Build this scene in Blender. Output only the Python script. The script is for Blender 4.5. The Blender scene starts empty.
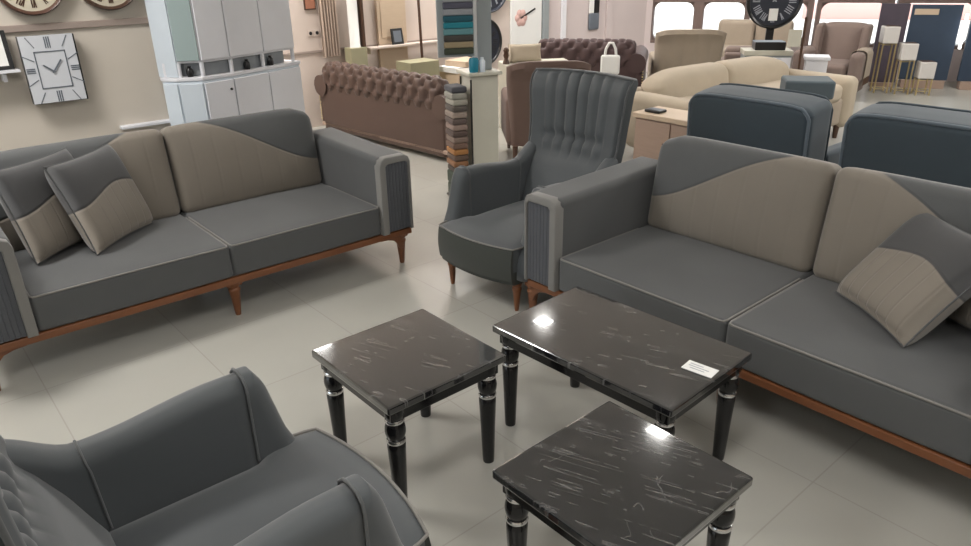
import bpy, bmesh, math, random
from mathutils import Vector, Matrix
random.seed(7)
C = bpy.context.scene.collection
PI = math.pi
R = math.radians

# ------------------------------------------------------------------ materials
def new_mat(name):
    m = bpy.data.materials.new(name); m.use_nodes = True
    nt = m.node_tree
    return m, nt, nt.nodes['Principled BSDF']

def lk(nt, a, b): nt.links.new(a, b)

def mathn(nt, op, a, b=None, clamp=False):
    n = nt.nodes.new('ShaderNodeMath'); n.operation = op; n.use_clamp = clamp
    for i, v in enumerate((a, b)):
        if v is None: continue
        if isinstance(v, (int, float)): n.inputs[i].default_value = v
        else: lk(nt, v, n.inputs[i])
    return n.outputs[0]

def maprange(nt, v, a, b, c, d, smooth=True):
    n = nt.nodes.new('ShaderNodeMapRange')
    if smooth: n.interpolation_type = 'SMOOTHSTEP'
    lk(nt, v, n.inputs['Value'])
    for k, x in zip(('From Min', 'From Max', 'To Min', 'To Max'), (a, b, c, d)): n.inputs[k].default_value = x
    return n.outputs['Result']

def coords(nt):
    t = nt.nodes.new('ShaderNodeTexCoord'); s = nt.nodes.new('ShaderNodeSeparateXYZ')
    lk(nt, t.outputs['Object'], s.inputs[0])
    return t.outputs['Object'], s.outputs[0], s.outputs[1], s.outputs[2]

def noise(nt, vec, scale, detail=3.0, rough=.5, dist=0.0):
    n = nt.nodes.new('ShaderNodeTexNoise')
    n.inputs['Scale'].default_value = scale; n.inputs['Detail'].default_value = detail
    n.inputs['Roughness'].default_value = rough; n.inputs['Distortion'].default_value = dist
    lk(nt, vec, n.inputs['Vector'])
    return n.outputs['Fac']

def mix(nt, fac, a, b, kind='MIX'):
    n = nt.nodes.new('ShaderNodeMix'); n.data_type = 'RGBA'; n.blend_type = kind
    if isinstance(fac, (int, float)): n.inputs[0].default_value = fac
    else: lk(nt, fac, n.inputs[0])
    for i, v in ((6, a), (7, b)):
        if isinstance(v, tuple): n.inputs[i].default_value = (*v, 1)
        else: lk(nt, v, n.inputs[i])
    return n.outputs[2]

def bump(nt, p, h, strength=.2, dist=.01):
    n = nt.nodes.new('ShaderNodeBump'); n.inputs['Strength'].default_value = strength
    n.inputs['Distance'].default_value = dist
    lk(nt, h, n.inputs['Height']); lk(nt, n.outputs[0], p.inputs['Normal'])

def sc(c, k): return tuple(min(1, x*k) for x in c)

def mat_plain(name, col, rough=.5, var=.12, scale=8, metal=0, spec=.5, bmp=0.0):
    m, nt, p = new_mat(name)
    v, x, y, z = coords(nt)
    f = noise(nt, v, scale)
    lk(nt, mix(nt, f, sc(col, 1-var), sc(col, 1+var)), p.inputs['Base Color'])
    p.inputs['Roughness'].default_value = rough; p.inputs['Metallic'].default_value = metal
    p.inputs['Specular IOR Level'].default_value = spec
    if bmp: bump(nt, p, noise(nt, v, scale*6), bmp, .004)
    return m

def mat_fabric(name, col, rough=.72, sheen=.25, two=None):
    """velvet-like cloth. two = (kind, lower colour): two-tone panel with a hill shaped seam."""
    m, nt, p = new_mat(name)
    v, x, y, z = coords(nt)
    f = noise(nt, v, 5, 4, .6)
    weave = noise(nt, v, 420, 2)
    base = mix(nt, f, sc(col, .9), sc(col, 1.1))
    h = mathn(nt, 'MULTIPLY', weave, .12)
    if two:
        kind, c2 = two
        ax = mathn(nt, 'ABSOLUTE', x)
        if kind == 'back':
            s = maprange(nt, ax, .12, .92, .872, .55)
            per, lo = .118, .0
        else:
            xo = mathn(nt, 'ABSOLUTE', mathn(nt, 'ADD', x, -.05))
            s = maprange(nt, xo, .0, .28, .272, .215)
            per, lo = .062, .0
        d = mathn(nt, 'SUBTRACT', s, z)
        fac = maprange(nt, d, -.002, .002, 0, 1, False)
        b2 = mix(nt, f, sc(c2, .92), sc(c2, 1.08))
        base = mix(nt, fac, base, b2)
        seam = maprange(nt, mathn(nt, 'ABSOLUTE', d), .0, .012, 0, 1)
        fl = mathn(nt, 'ABSOLUTE', mathn(nt, 'SINE', mathn(nt, 'MULTIPLY', x, PI/per)))
        fl = maprange(nt, fl, .0, .35, 0, 1)
        fl = mathn(nt, 'ADD', mathn(nt, 'MULTIPLY', mathn(nt, 'SUBTRACT', fl, 1), fac), 1)
        h = mathn(nt, 'ADD', h, mathn(nt, 'ADD', seam, mathn(nt, 'MULTIPLY', fl, .7 if kind == 'pillow' else .35)))
        bump(nt, p, h, .5, .006)
    else:
        bump(nt, p, h, .25, .004)
    lk(nt, base, p.inputs['Base Color'])
    p.inputs['Roughness'].default_value = rough
    p.inputs['Sheen Weight'].default_value = sheen; p.inputs['Sheen Roughness'].default_value = .45
    p.inputs['Specular IOR Level'].default_value = .35
    return m

def mat_wood(name, a, b, rough=.35):
    m, nt, p = new_mat(name)
    v, x, y, z = coords(nt)
    mp = nt.nodes.new('ShaderNodeMapping'); mp.inputs['Scale'].default_value = (2, 14, 14)
    lk(nt, v, mp.inputs['Vector'])
    f = noise(nt, mp.outputs[0], 3, 6, .6, 1.2)
    lk(nt, mix(nt, f, a, b), p.inputs['Base Color'])
    p.inputs['Roughness'].default_value = rough
    return m

def mat_emit(name, col, s):
    m, nt, p = new_mat(name)
    p.inputs['Base Color'].default_value = (*col, 1)
    p.inputs['Emission Color'].default_value = (*col, 1); p.inputs['Emission Strength'].default_value = s
    return m

GREY = (.088, .091, .093); TAUPE = (.205, .180, .150)
M = {}
M['grey'] = mat_fabric('grey_velvet', GREY)
M['grey_two'] = mat_fabric('grey_taupe_velvet', GREY, two=('back', TAUPE))
M['pillow_two'] = mat_fabric('pillow_velvet', (.06, .06, .062), two=('pillow', TAUPE))
M['pipe'] = mat_fabric('piping_light', (.21, .20, .185))
M['band'] = mat_fabric('arm_band', (.20, .195, .185))
M['panel'] = mat_fabric('arm_panel', (.075, .079, .090))
M['blue_grey'] = mat_fabric('wing_chair_velvet', (.076, .084, .090), .6, .35)
M['seat_green'] = mat_fabric('wing_chair_apron', (.040, .044, .038), .65, .25)
M['arm_pipe'] = mat_fabric('chair_piping', (.10, .105, .108))
M['navy'] = mat_fabric('navy_cloth', (.046, .064, .080), .75, .25)
M['navy_pipe'] = mat_fabric('navy_piping', (.12, .15, .18))
M['brown'] = mat_fabric('brown_leatherette', (.085, .051, .040), .5, .1)
M['brown_dark'] = mat_fabric('dark_brown_plush', (.075, .045, .045), .6, .15)
M['brown_chair'] = mat_fabric('brown_cloth', (.135, .088, .072), .8, .1)
M['beige'] = mat_fabric('beige_cloth', (.46, .39, .30), .85, .1)
M['beige_dark'] = mat_fabric('sand_cloth', (.36, .30, .235), .85, .1)
M['mauve'] = mat_fabric('mauve_brown_cloth', (.20, .15, .13), .85, .1)
M['greyblue'] = mat_fabric('grey_blue_cloth', (.10, .125, .14), .85, .1)
M['wood'] = mat_wood('orange_brown_wood', (.13, .045, .017), (.22, .082, .030))
M['dark_wood'] = mat_wood('dark_brown_wood', (.05, .026, .016), (.10, .05, .03))
M['clock_wood'] = mat_wood('clock_rim_wood', (.06, .03, .02), (.13, .06, .04))
M['tan_wood'] = mat_wood('tan_wood', (.33, .235, .185), (.42, .30, .235), .5)
M['pale_wood'] = mat_wood('pale_wood', (.52, .40, .29), (.62, .49, .36), .5)
M['white'] = mat_plain('white_lacquer', (.76, .76, .80), .35, .04)
M['cool_white'] = mat_plain('cool_white_lacquer', (.62, .68, .74), .3, .05)
M['niche'] = mat_plain('grey_shelf_back', (.28, .30, .32), .5, .2)
M['cream'] = mat_plain('cream_paint', (.56, .54, .46), .5, .06)
M['post_grey'] = mat_plain('grey_paint', (.30, .33, .34), .5, .08)
M['black'] = mat_plain('black_satin', (.012, .012, .013), .3, .2)
M['black_lacquer'] = mat_plain('black_lacquer', (.008, .008, .009), .12, .2)
M['silver'] = mat_plain('silver_metal', (.75, .75, .76), .2, .03, metal=1)
M['gold'] = mat_plain('gold_metal', (.62, .50, .26), .3, .05, metal=.8)
M['paper'] = mat_plain('white_paper', (.78, .78, .76), .7, .03)
M['face_white'] = mat_plain('clock_face_white', (.62, .64, .68), .5, .03)
M['face_cream'] = mat_plain('clock_face_cream', (.60, .55, .44), .5, .05)
M['face_navy'] = mat_plain('clock_face_navy', (.022, .026, .040), .4, .2)
M['numeral_grey'] = mat_plain('numeral_grey', (.13, .15, .18), .5, .1)
M['numeral_light'] = mat_plain('numeral_light', (.35, .37, .42), .5, .1)
M['plaster'] = mat_plain('wall_plaster', (.60, .545, .475), .8, .07, 2.5, bmp=.05)
M['plaster_pink'] = mat_plain('rear_wall_pinkish', (.62, .53, .475), .8, .09, 1.6, bmp=.05)
M['plaster_lilac'] = mat_plain('far_wall_lilac', (.60, .52, .51), .8, .06, 2, bmp=.04)
M['ceil'] = mat_plain('ceiling_white', (.80, .79, .77), .9, .03)
M['trim'] = mat_wood('greyed_trim', (.30, .24, .21), (.38, .31, .27), .6)
M['frame_brown'] = mat_plain('window_frame_brown', (.17, .12, .105), .5, .1)
M['navy_panel'] = mat_plain('navy_panel', (.030, .050, .085), .45, .12)
M['plum_panel'] = mat_plain('plum_panel', (.070, .055, .075), .5, .15)
M['pot_white'] = mat_plain('pot_white', (.62, .59, .56), .5, .05)
M['teal'] = mat_plain('teal_glaze', (.02, .22, .32), .25, .15)
M['olive'] = mat_plain('olive_card', (.33, .31, .20), .6, .06)
M['curtain'] = mat_plain('beige_curtain', (.42, .33, .27), .9, .12, 10)
M['pavement'] = mat_plain('pavement', (.72, .70, .66), .9, .06, 2)
M['awning'] = mat_plain('pink_wall', (.74, .46, .42), .8, .06, 2)
M['lamp'] = mat_emit('downlight_led', (1, .97, .92), 30)
M['fill_emit'] = mat_emit('fill_diffuser', (1, .98, .95), 3.0)  # glowing face of the added fill panels
M['tube'] = mat_emit('light_strip', (1, 1, 1), 2.5)

# glass
m, nt, p = new_mat('window_glass'); p.inputs['Roughness'].default_value = .02
p.inputs['Transmission Weight'].default_value = 1; p.inputs['IOR'].default_value = 1.02; M['glass'] = m
m, nt, p = new_mat('green_glass'); p.inputs['Base Color'].default_value = (.34, .42, .42, 1); p.inputs['Roughness'].default_value = .1; M['green_glass'] = m

# black marble, lacquered
def marble():
    m, nt, p = new_mat('black_marble')
    v, x, y, z = coords(nt)
    def vein(ang, sx, sy, scale, w, seed, dist):
        m0 = nt.nodes.new('ShaderNodeMapping'); m0.inputs['Rotation'].default_value = (0, 0, R(ang)); lk(nt, v, m0.inputs['Vector'])
        mp = nt.nodes.new('ShaderNodeMapping'); mp.inputs['Scale'].default_value = (sx, sy, 1)
        mp.inputs['Location'].default_value = (seed, seed*2, 0)
        lk(nt, m0.outputs[0], mp.inputs['Vector'])
        n = noise(nt, mp.outputs[0], scale, 3, .45, dist)
        d = mathn(nt, 'ABSOLUTE', mathn(nt, 'SUBTRACT', n, .5))
        return maprange(nt, d, 0, w, 1, 0)
    fine = vein(-22, 1.1, 30, 1.4, .030, 3, .08)
    wild = vein(35, 1, 2.6, 2.6, .007, 7, .4)
    patch = maprange(nt, noise(nt, v, 14, 3), .40, .62, .15, 1)
    vv = mathn(nt, 'MAXIMUM', mathn(nt, 'MULTIPLY', mathn(nt, 'MULTIPLY', fine, patch), .8), mathn(nt, 'MULTIPLY', wild, mathn(nt, 'MULTIPLY', patch, .45)))
    cloud = mix(nt, noise(nt, v, 6, 4), (.006, .0065, .008), (.015, .0155, .018))
    lk(nt, mix(nt, mathn(nt, 'MULTIPLY', vv, .38), cloud, (.36, .35, .34)), p.inputs['Base Color'])
    p.inputs['Roughness'].default_value = .10
    p.inputs['IOR'].default_value = 1.7
    p.inputs['Coat Weight'].default_value = 1; p.inputs['Coat Roughness'].default_value = .03; p.inputs['Coat IOR'].default_value = 1.55
    return m
M['marble'] = marble()

def floor_mat():
    m, nt, p = new_mat('floor_tiles')
    v, x, y, z = coords(nt)
    T = .62; a = R(40.4); x0, y0 = 1.117, 1.976
    def axis(cx, cy):
        # distance along a direction from a known joint
        w = mathn(nt, 'ADD', mathn(nt, 'MULTIPLY', x, cx), mathn(nt, 'MULTIPLY', y, cy))
        w = mathn(nt, 'DIVIDE', mathn(nt, 'SUBTRACT', w, cx*x0 + cy*y0), T)
        fr = mathn(nt, 'ABSOLUTE', mathn(nt, 'SUBTRACT', w, mathn(nt, 'ROUND', w)))
        return fr, mathn(nt, 'FLOOR', w)
    f1, i1 = axis(math.cos(a), math.sin(a)); f2, i2 = axis(-math.sin(a), math.cos(a))
    joint = maprange(nt, mathn(nt, 'MINIMUM', f1, f2), .0028, .0055, 1, 0)
    cmb = nt.nodes.new('ShaderNodeCombineXYZ'); lk(nt, i1, cmb.inputs[0]); lk(nt, i2, cmb.inputs[1])
    wn = nt.nodes.new('ShaderNodeTexWhiteNoise'); lk(nt, cmb.outputs[0], wn.inputs['Vector'])
    tile = mix(nt, wn.outputs['Value'], (.43, .42, .38), (.45, .44, .40))
    cl = noise(nt, v, 3.0, 3, .5, .0)
    tile = mix(nt, mathn(nt, 'MULTIPLY', maprange(nt, cl, .3, .7, 0, 1), .35), tile, (.47, .46, .42))
    lk(nt, mix(nt, mathn(nt, 'MULTIPLY', joint, .32), tile, (.24, .22, .20)), p.inputs['Base Color'])
    p.inputs['Roughness'].default_value = .24
    p.inputs['Specular IOR Level'].default_value = .55
    return m
M['floor'] = floor_mat()

# ------------------------------------------------------------------ mesh helpers
class MB:
    def __init__(s): s.v = []; s.f = []; s.sm = []
    def add(s, vs, fs, smooth=True, xf=None):
        o = len(s.v)
        s.v += [tuple(xf @ Vector(q)) if xf else tuple(q) for q in vs]
        s.f += [tuple(i+o for i in f) for f in fs]; s.sm += [smooth]*len(fs)
        return s
    def bm(s, bm, smooth=True, xf=None):
        bm.verts.index_update()
        vs = [v.co.copy() for v in bm.verts]; fs = [[v.index for v in f.verts] for f in bm.faces]
        bm.free(); return s.add(vs, fs, smooth, xf)
    # rounded box
    def box(s, x0, x1, y0, y1, z0, z1, r=.004, seg=2, xf=None):
        bm = bmesh.new(); bmesh.ops.create_cube(bm, size=1)
        for v in bm.verts:
            v.co = Vector(((x0+x1)/2 + v.co.x*(x1-x0), (y0+y1)/2 + v.co.y*(y1-y0), (z0+z1)/2 + v.co.z*(z1-z0)))
        r = min(r, .45*min(abs(x1-x0), abs(y1-y0), abs(z1-z0)))
        if r > 0: bmesh.ops.bevel(bm, geom=list(bm.edges), offset=r, segments=seg, affect='EDGES', profile=.5)
        bmesh.ops.recalc_face_normals(bm, faces=list(bm.faces))
        return s.bm(bm, r > .012, xf)
    # soft box: rounded with radius r, then deformed
    def soft(s, c, h, r, n=8, fn=None, xf=None):
        def ax(hh):
            rr = min(r, hh*.98)
            e = [hh - rr + rr*math.tan(PI/4*k/4) for k in range(5)]
            inner = [-(hh-rr) + 2*(hh-rr)*k/n for k in range(1, n)]
            return [-q for q in reversed(e)] + inner + e
        A = [ax(q) for q in h]
        idx = {}; vs = []; fs = []
        def vid(p):
            k = tuple(round(q, 6) for q in p)
            if k not in idx:
                q = Vector(p)
                inn = Vector([max(-(h[i]-min(r, h[i]*.98)), min(h[i]-min(r, h[i]*.98), p[i])) for i in range(3)])
                d = q - inn
                if d.length > 1e-9: q = inn + d.normalized()*min(r, min(h)*.98 if r > min(h) else r)
                q = Vector((q.x, q.y, q.z))
                if fn: q = Vector(fn(q.x/h[0], q.y/h[1], q.z/h[2], q))
                idx[k] = len(vs); vs.append(q + Vector(c))
            return idx[k]
        for d in range(3):
            a, b = (d+1) % 3, (d+2) % 3
            for sg in (-1, 1):
                for i in range(len(A[a])-1):
                    for j in range(len(A[b])-1):
                        q = []
                        for (ii, jj) in ((i, j), (i+1, j), (i+1, j+1), (i, j+1)):
                            p = [0, 0, 0]; p[d] = sg*h[d]; p[a] = A[a][ii]; p[b] = A[b][jj]; q.append(vid(p))
                        fs.append(q if sg > 0 else q[::-1])
        return s.add(vs, fs, True, xf)
    def tube(s, pts, r, n=8, closed=False, xf=None):
        pts = [Vector(p) for p in pts]; L = len(pts); vs = []; fs = []
        up = Vector((0, 0, 1)); prev = None
        for i, p in enumerate(pts):
            a = pts[(i-1) % L] if closed or i > 0 else p; b = pts[(i+1) % L] if closed or i < L-1 else p
            t = (b-a).normalized()
            if prev is None:
                x = t.cross(up)
                if x.length < .1: x = t.cross(Vector((1, 0, 0)))
            else: x = prev - t*prev.dot(t)
            x.normalize(); prev = x; y = t.cross(x)
            rr = r[i] if isinstance(r, (list, tuple)) else r
            for k in range(n):
                q = 2*PI*k/n; vs.append(p + (x*math.cos(q) + y*math.sin(q))*rr)
        for i in range(L if closed else L-1):
            j = (i+1) % L
            for k in range(n): fs.append((i*n+k, i*n+(k+1) % n, j*n+(k+1) % n, j*n+k))
        if not closed: fs += [tuple(range(n))[::-1], tuple(range((L-1)*n, L*n))]
        return s.add(vs, fs, True, xf)
    def lathe(s, prof, n=20, c=(0, 0, 0), xf=None):
        vs = []; fs = []
        for r, z in prof:
            for k in range(n): vs.append((c[0]+r*math.cos(2*PI*k/n), c[1]+r*math.sin(2*PI*k/n), c[2]+z))
        for i in range(len(prof)-1):
            for k in range(n): fs.append((i*n+k, i*n+(k+1) % n, (i+1)*n+(k+1) % n, (i+1)*n+k))
        if prof[0][0] > 1e-6 and abs(prof[0][0]-prof[-1][0]) < 1e-9:      # a ring: join the ends
            m_ = (len(prof)-1)*n
            for k in range(n): fs.append((m_+k, m_+(k+1) % n, (k+1) % n, k))
        else: fs += [tuple(range(n))[::-1], tuple(range((len(prof)-1)*n, len(prof)*n))]
        return s.add(vs, fs, True, xf)
    # polygon in 2 axes extruded along the third, bevelled
    def prism(s, poly, axis, a, b, r=.01, seg=3, xf=None, smooth=True):
        bm = bmesh.new()
        def P(q, w):
            l = [0, 0, 0]; o = [i for i in range(3) if i != axis]
            l[o[0]], l[o[1]], l[axis] = q[0], q[1], w
            return l
        lo = [bm.verts.new(P(q, a)) for q in poly]; hi = [bm.verts.new(P(q, b)) for q in poly]
        n = len(poly); cap = [bm.faces.new(lo), bm.faces.new(hi)]
        for i in range(n): bm.faces.new((lo[i], lo[(i+1) % n], hi[(i+1) % n], hi[i]))
        bmesh.ops.recalc_face_normals(bm, faces=list(bm.faces))
        if r:
            es = list({e for f in cap for e in f.edges})
            bmesh.ops.bevel(bm, geom=es, offset=r, segments=seg, affect='EDGES', profile=.5)
        return s.bm(bm, smooth, xf)
    # closed sheet: front(u,v) and back(u,v), u,v in 0..1
    def sheet(s, front, back, nu=20, nv=20, xf=None):
        vs = []; fs = []; W = nu+1
        for g in (front, back):
            for j in range(nv+1):
                for i in range(nu+1): vs.append(g(i/nu, j/nv))
        o = W*(nv+1); I = lambda i, j: j*W+i
        for j in range(nv):
            for i in range(nu):
                fs.append((I(i, j), I(i+1, j), I(i+1, j+1), I(i, j+1)))
                fs.append((o+I(i, j+1), o+I(i+1, j+1), o+I(i+1, j), o+I(i, j)))
        for i in range(nu):
            fs.append((I(i+1, 0), I(i, 0), o+I(i, 0), o+I(i+1, 0))); fs.append((I(i, nv), I(i+1, nv), o+I(i+1, nv), o+I(i, nv)))
        for j in range(nv):
            fs.append((I(0, j), I(0, j+1), o+I(0, j+1), o+I(0, j))); fs.append((I(nu, j+1), I(nu, j), o+I(nu, j), o+I(nu, j+1)))
        return s.add(vs, fs, True, xf)
    def build(s, name, mat, parent=None, loc=None, rot=None, sharp=True):
        me = bpy.data.meshes.new(name); me.from_pydata([tuple(q) for q in s.v], [], s.f)
        me.polygons.foreach_set('use_smooth', s.sm); me.update()
        bm = bmesh.new(); bm.from_mesh(me); bmesh.ops.recalc_face_normals(bm, faces=list(bm.faces))
        if sharp:
            for e in bm.edges:
                if len(e.link_faces) == 2 and e.calc_face_angle(0) > R(50): e.smooth = False
        bm.to_mesh(me); bm.free()
        o = bpy.data.objects.new(name, me); me.materials.append(M[mat] if isinstance(mat, str) else mat)
        C.objects.link(o)
        if parent: o.parent = parent
        if loc: o.location = loc
        if rot: o.rotation_euler = rot
        return o

def tag(o, label, cat, group=None, kind=None):
    o['label'] = label; o['category'] = cat
    if group: o['group'] = group
    if kind: o['kind'] = kind
    return o
def thing(name, label, cat, loc=(0, 0, 0), rz=0, group=None, rot=None):
    o = bpy.data.objects.new(name, None); C.objects.link(o); o.empty_display_size = .1
    o.location = loc; o.rotation_euler = rot or (0, 0, R(rz))
    return tag(o, label, cat, group)
def copy_tree(o, parent=None):
    c = o.copy(); C.objects.link(c)
    if parent: c.parent = parent
    for ch in list(o.children): copy_tree(ch, c)
    return c
def place(o, loc, rz, label, group=None):
    o.location = loc; o.rotation_euler = (0, 0, R(rz)); o['label'] = label
    if group: o['group'] = group
    return o
def struct(o): o['kind'] = 'structure'; return o

TURN = [(.0, 0), (.011, 0), (.013, .012), (.017, .06), (.022, .115), (.026, .125), (.026, .135), (.021, .142), (.030, .152), (.030, .165)]
def turned_leg(h, k=1.0):
    z = h/.165
    return [(r*k, q*z) for r, q in TURN]

# ------------------------------------------------------------------ camera
cam_d = bpy.data.cameras.new('camera'); cam = bpy.data.objects.new('camera', cam_d); C.objects.link(cam)
cam_d.sensor_width = 36; cam_d.lens = 36*720.418/971; cam_d.clip_end = 200
pt, rl = R(23.7985), R(-1.0619)
fw = Vector((0, math.cos(pt), -math.sin(pt))); up = Vector((0, math.sin(pt), math.cos(pt))); rt = Vector((1, 0, 0))
r2 = rt*math.cos(rl) + up*math.sin(rl); u2 = -rt*math.sin(rl) + up*math.cos(rl)
mt = Matrix((r2, u2, -fw)).transposed().to_4x4(); mt.translation = (0, 0, 1.683)
cam.matrix_world = mt
bpy.context.scene.camera = cam

# ------------------------------------------------------------------ sofas
L = 2.167; HL = L/2; WA = .207; HS = .393; HR = .222
def make_sofa():
    t = thing('sofa', 'x', 'sofa', group='matching grey sofas')
    inn = HL - WA
    # wooden rail around the bottom
    rail = MB().box(-HL+.005, HL-.005, .012, .045, .185, HR, .006); rail.box(-HL+.005, HL-.005, .80, .83, .185, HR, .006)
    for s in (-1, 1): rail.box(s*(HL-.022)-.016, s*(HL-.022)+.016, .03, .82, .185, HR, .006)
    rail.build('wooden_rail', 'wood', t)
    for x in (-HL+.005, 0, HL-.06):
        for y in (.055, .79):
            b = MB().lathe([(0, 0), (.013, 0), (.015, .01), (.027, .135), (.030, .14), (.030, .15), (.022, .157), (.033, .17), (.033, .187)], 16)
            b.box(-.04, .04, -.022, .022, .165, .19, .006)
            o = b.build('leg', 'wood', t, loc=(x, y, 0))
    for s in (-1, 1):   # carved corner bracket beside the front legs
        poly = [(0, .187), (.16, .187), (.15, .176), (.10, .172), (.06, .160), (.035, .135), (.02, .10), (0, .10)]
        poly = [(-HL+.005+q, z) if s > 0 else (HL-.06-q, z) for q, z in poly]
        MB().prism(poly, 1, .03, .052, .004, 2).build('corner_bracket', 'wood', t)
    # upholstered base
    MB().box(-inn-.02, inn+.02, .03, .80, HR-.005, .30, .01).build('base', 'grey', t)
    # arms
    for s in (-1, 1):
        def fn(a, b, c, q):
            q.z += (.0 + .022*(b*.5+.5))*(c*.5+.5); return q
        MB().soft((s*(HL-WA/2), .44, (HR+.668)/2), (WA/2, .425, (.668-HR)/2), .035, 6, fn).build('arm', 'grey', t)
        # front face: dark ribbed panel and light band
        f = MB()
        for k in range(7):
            x0 = HL-WA+.042 + k*.0215
            f.soft((s*(x0+.0108), .013, .434), (.0112, .010, .204), .005, 3)
        f.build('arm_front_panel', 'panel', t)
        b = MB(); xi, xo = HL-WA, HL; w = .042
        outer = [(xi, HR), (xi, .626), (xi+.012, .656), (xi+.04, .670), (xo-.04, .670), (xo-.012, .656), (xo, .626), (xo, HR)]
        inner = [(xo-.016, HR), (xo-.016, .618), (xo-.03, .63), (xi+.055, .63), (xi+w, .618), (xi+w, HR)]
        poly = [(s*x, z) for x, z in outer+inner]
        b.prism(poly, 1, -.008, .05, .008, 3)
        b.build('arm_band', 'band', t)
    # seat cushions
    for s in (-1, 1):
        def fn(a, b, c, q):
            if c > 0: q.z += .022*(1-a*a)*(1-b*b)*c
            q.y -= .006*(1-a*a)*(b < 0)*abs(b)
            return q
        hw = inn/2 - .002
        cx = s*inn/2
        cu = MB().soft((cx, .375, (HR+HS)/2+.002), (hw, .362, (HS-HR)/2), .022, 10, fn).build('seat_cushion', 'grey', t)
        x0, x1 = cx-hw, cx+hw
        pts = [(x0+.006, .60, HS-.004), (x0+.006, .04, HS-.004), (x0+.012, .020, HS-.004)] + [(x0+.03+(x1-x0-.06)*k/8, .015-.006*(1-(2*k/8-1)**2), HS-.004+.004*(1-(2*k/8-1)**2)) for k in range(9)] + [(x1-.012, .020, HS-.004), (x1-.006, .04, HS-.004), (x1-.006, .60, HS-.004)]
        MB().tube(pts, .0046, 8).build('piping', 'pipe', cu)
    # back cushions
    for s in (-1, 1):
        hw = inn/2 - .003; cx = s*inn/2; zc, hz = .629, .246
        def fn(a, b, c, q, s=s):
            z = q.z
            # round the outer top corner more
            o = max(0, a*s-.60)/.40; tpc = max(0, c)
            q.z -= .075*o*o*o*tpc*tpc
            q.z -= .006*max(0, -a*s)**6*tpc
            if b < 0: q.y -= .042*(1-abs(a)**3)*(1-abs(c)**3) * -b
            q.y += .15*(z+hz)
            q.z -= .035*(b*.5+.5)*max(0, c)
            return q
        bc = MB().soft((cx, .722, zc), (hw, .078, hz), .045, 10, fn).build('back_cushion', 'grey_two', t)
    # outside back
    def fn(a, b, c, q):
        q.y += .16*(q.z+.30)*.5; return q
    MB().soft((0, .80, .50), (inn+.02, .055, .29), .03, 6, fn).build('outside_back', 'grey', t)
    return t
sofaA = make_sofa()
place(sofaA, (-1.25, 3.303, 0), 39.9, 'grey and taupe two-tone sofa against the wall under the clocks, left side')
sofaB = copy_tree(sofaA)
place(sofaB, (.898, 2.411, 0), -49.3, 'grey and taupe two-tone sofa on the right, behind the black coffee table')

# throw pillows
def make_pillow(S=.45, T=.075):
    t = thing('throw_pillow', 'x', 'cushion', group='two-tone throw pillows')
    n = 22
    def pt(u, v, sg):
        a, b = 2*u-1, 2*v-1
        k = max(0, (1-a**4)*(1-b**4))**.5
        x = a*(S/2)*(1-.045*(1-b*b)*0 - .06*(1-abs(b)**2)*abs(a)**6)
        z = S/2 + b*(S/2)*(1-.06*(1-abs(a)**2)*abs(b)**6)
        return (x, sg*T*k**.75, z)
    b = MB().sheet(lambda u, v: pt(u, v, -1), lambda u, v: pt(u, v, 1), n, n)
    cv = b.build('pillow_cover', 'pillow_two', t, sharp=False)
    ring = []
    for k in range(4):
        for i in range(n):
            q = i/n
            u, v = ((q, 0), (1, q), (1-q, 1), (0, 1-q))[k]
            ring.append(pt(u, v, 0))
    MB().tube(ring, .0035, 6, closed=True).build('piping', 'grey', t)
    return t
def sofa_pt(sofa, x, y, z):
    return Matrix.Translation(sofa.location) @ Matrix.Rotation(sofa.rotation_euler.z, 4, 'Z') @ Vector((x, y, z))
def put_pillow(o, sofa, base, x, y, z, yaw, tilt, label, roll=0):
    o.location = sofa_pt(sofa, x, y, z); o.rotation_euler = (R(-tilt), R(roll), R(base+yaw)); o['label'] = label
p0 = make_pillow()
put_pillow(p0, sofaA, 39.9, -.365, .41, .418, 40, 21, 'front one of two grey pillows with ribbed taupe half at left end of wall sofa')
p1 = copy_tree(p0)
put_pillow(p1, sofaA, 39.9, -.59, .465, .416, 34, 18, 'rear one of two throw pillows tucked against the left arm of wall sofa')
p2 = copy_tree(p0)
put_pillow(p2, sofaB, -49.3, .365, .375, .425, -37, 42, 'grey and taupe pillow leaning in the middle of right-hand sofa')
p3 = copy_tree(p0)
put_pillow(p3, sofaB, -49.3, .72, .49, .418, -34, 22, 'throw pillow cut off by right edge of photo, on right-hand sofa')

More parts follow.
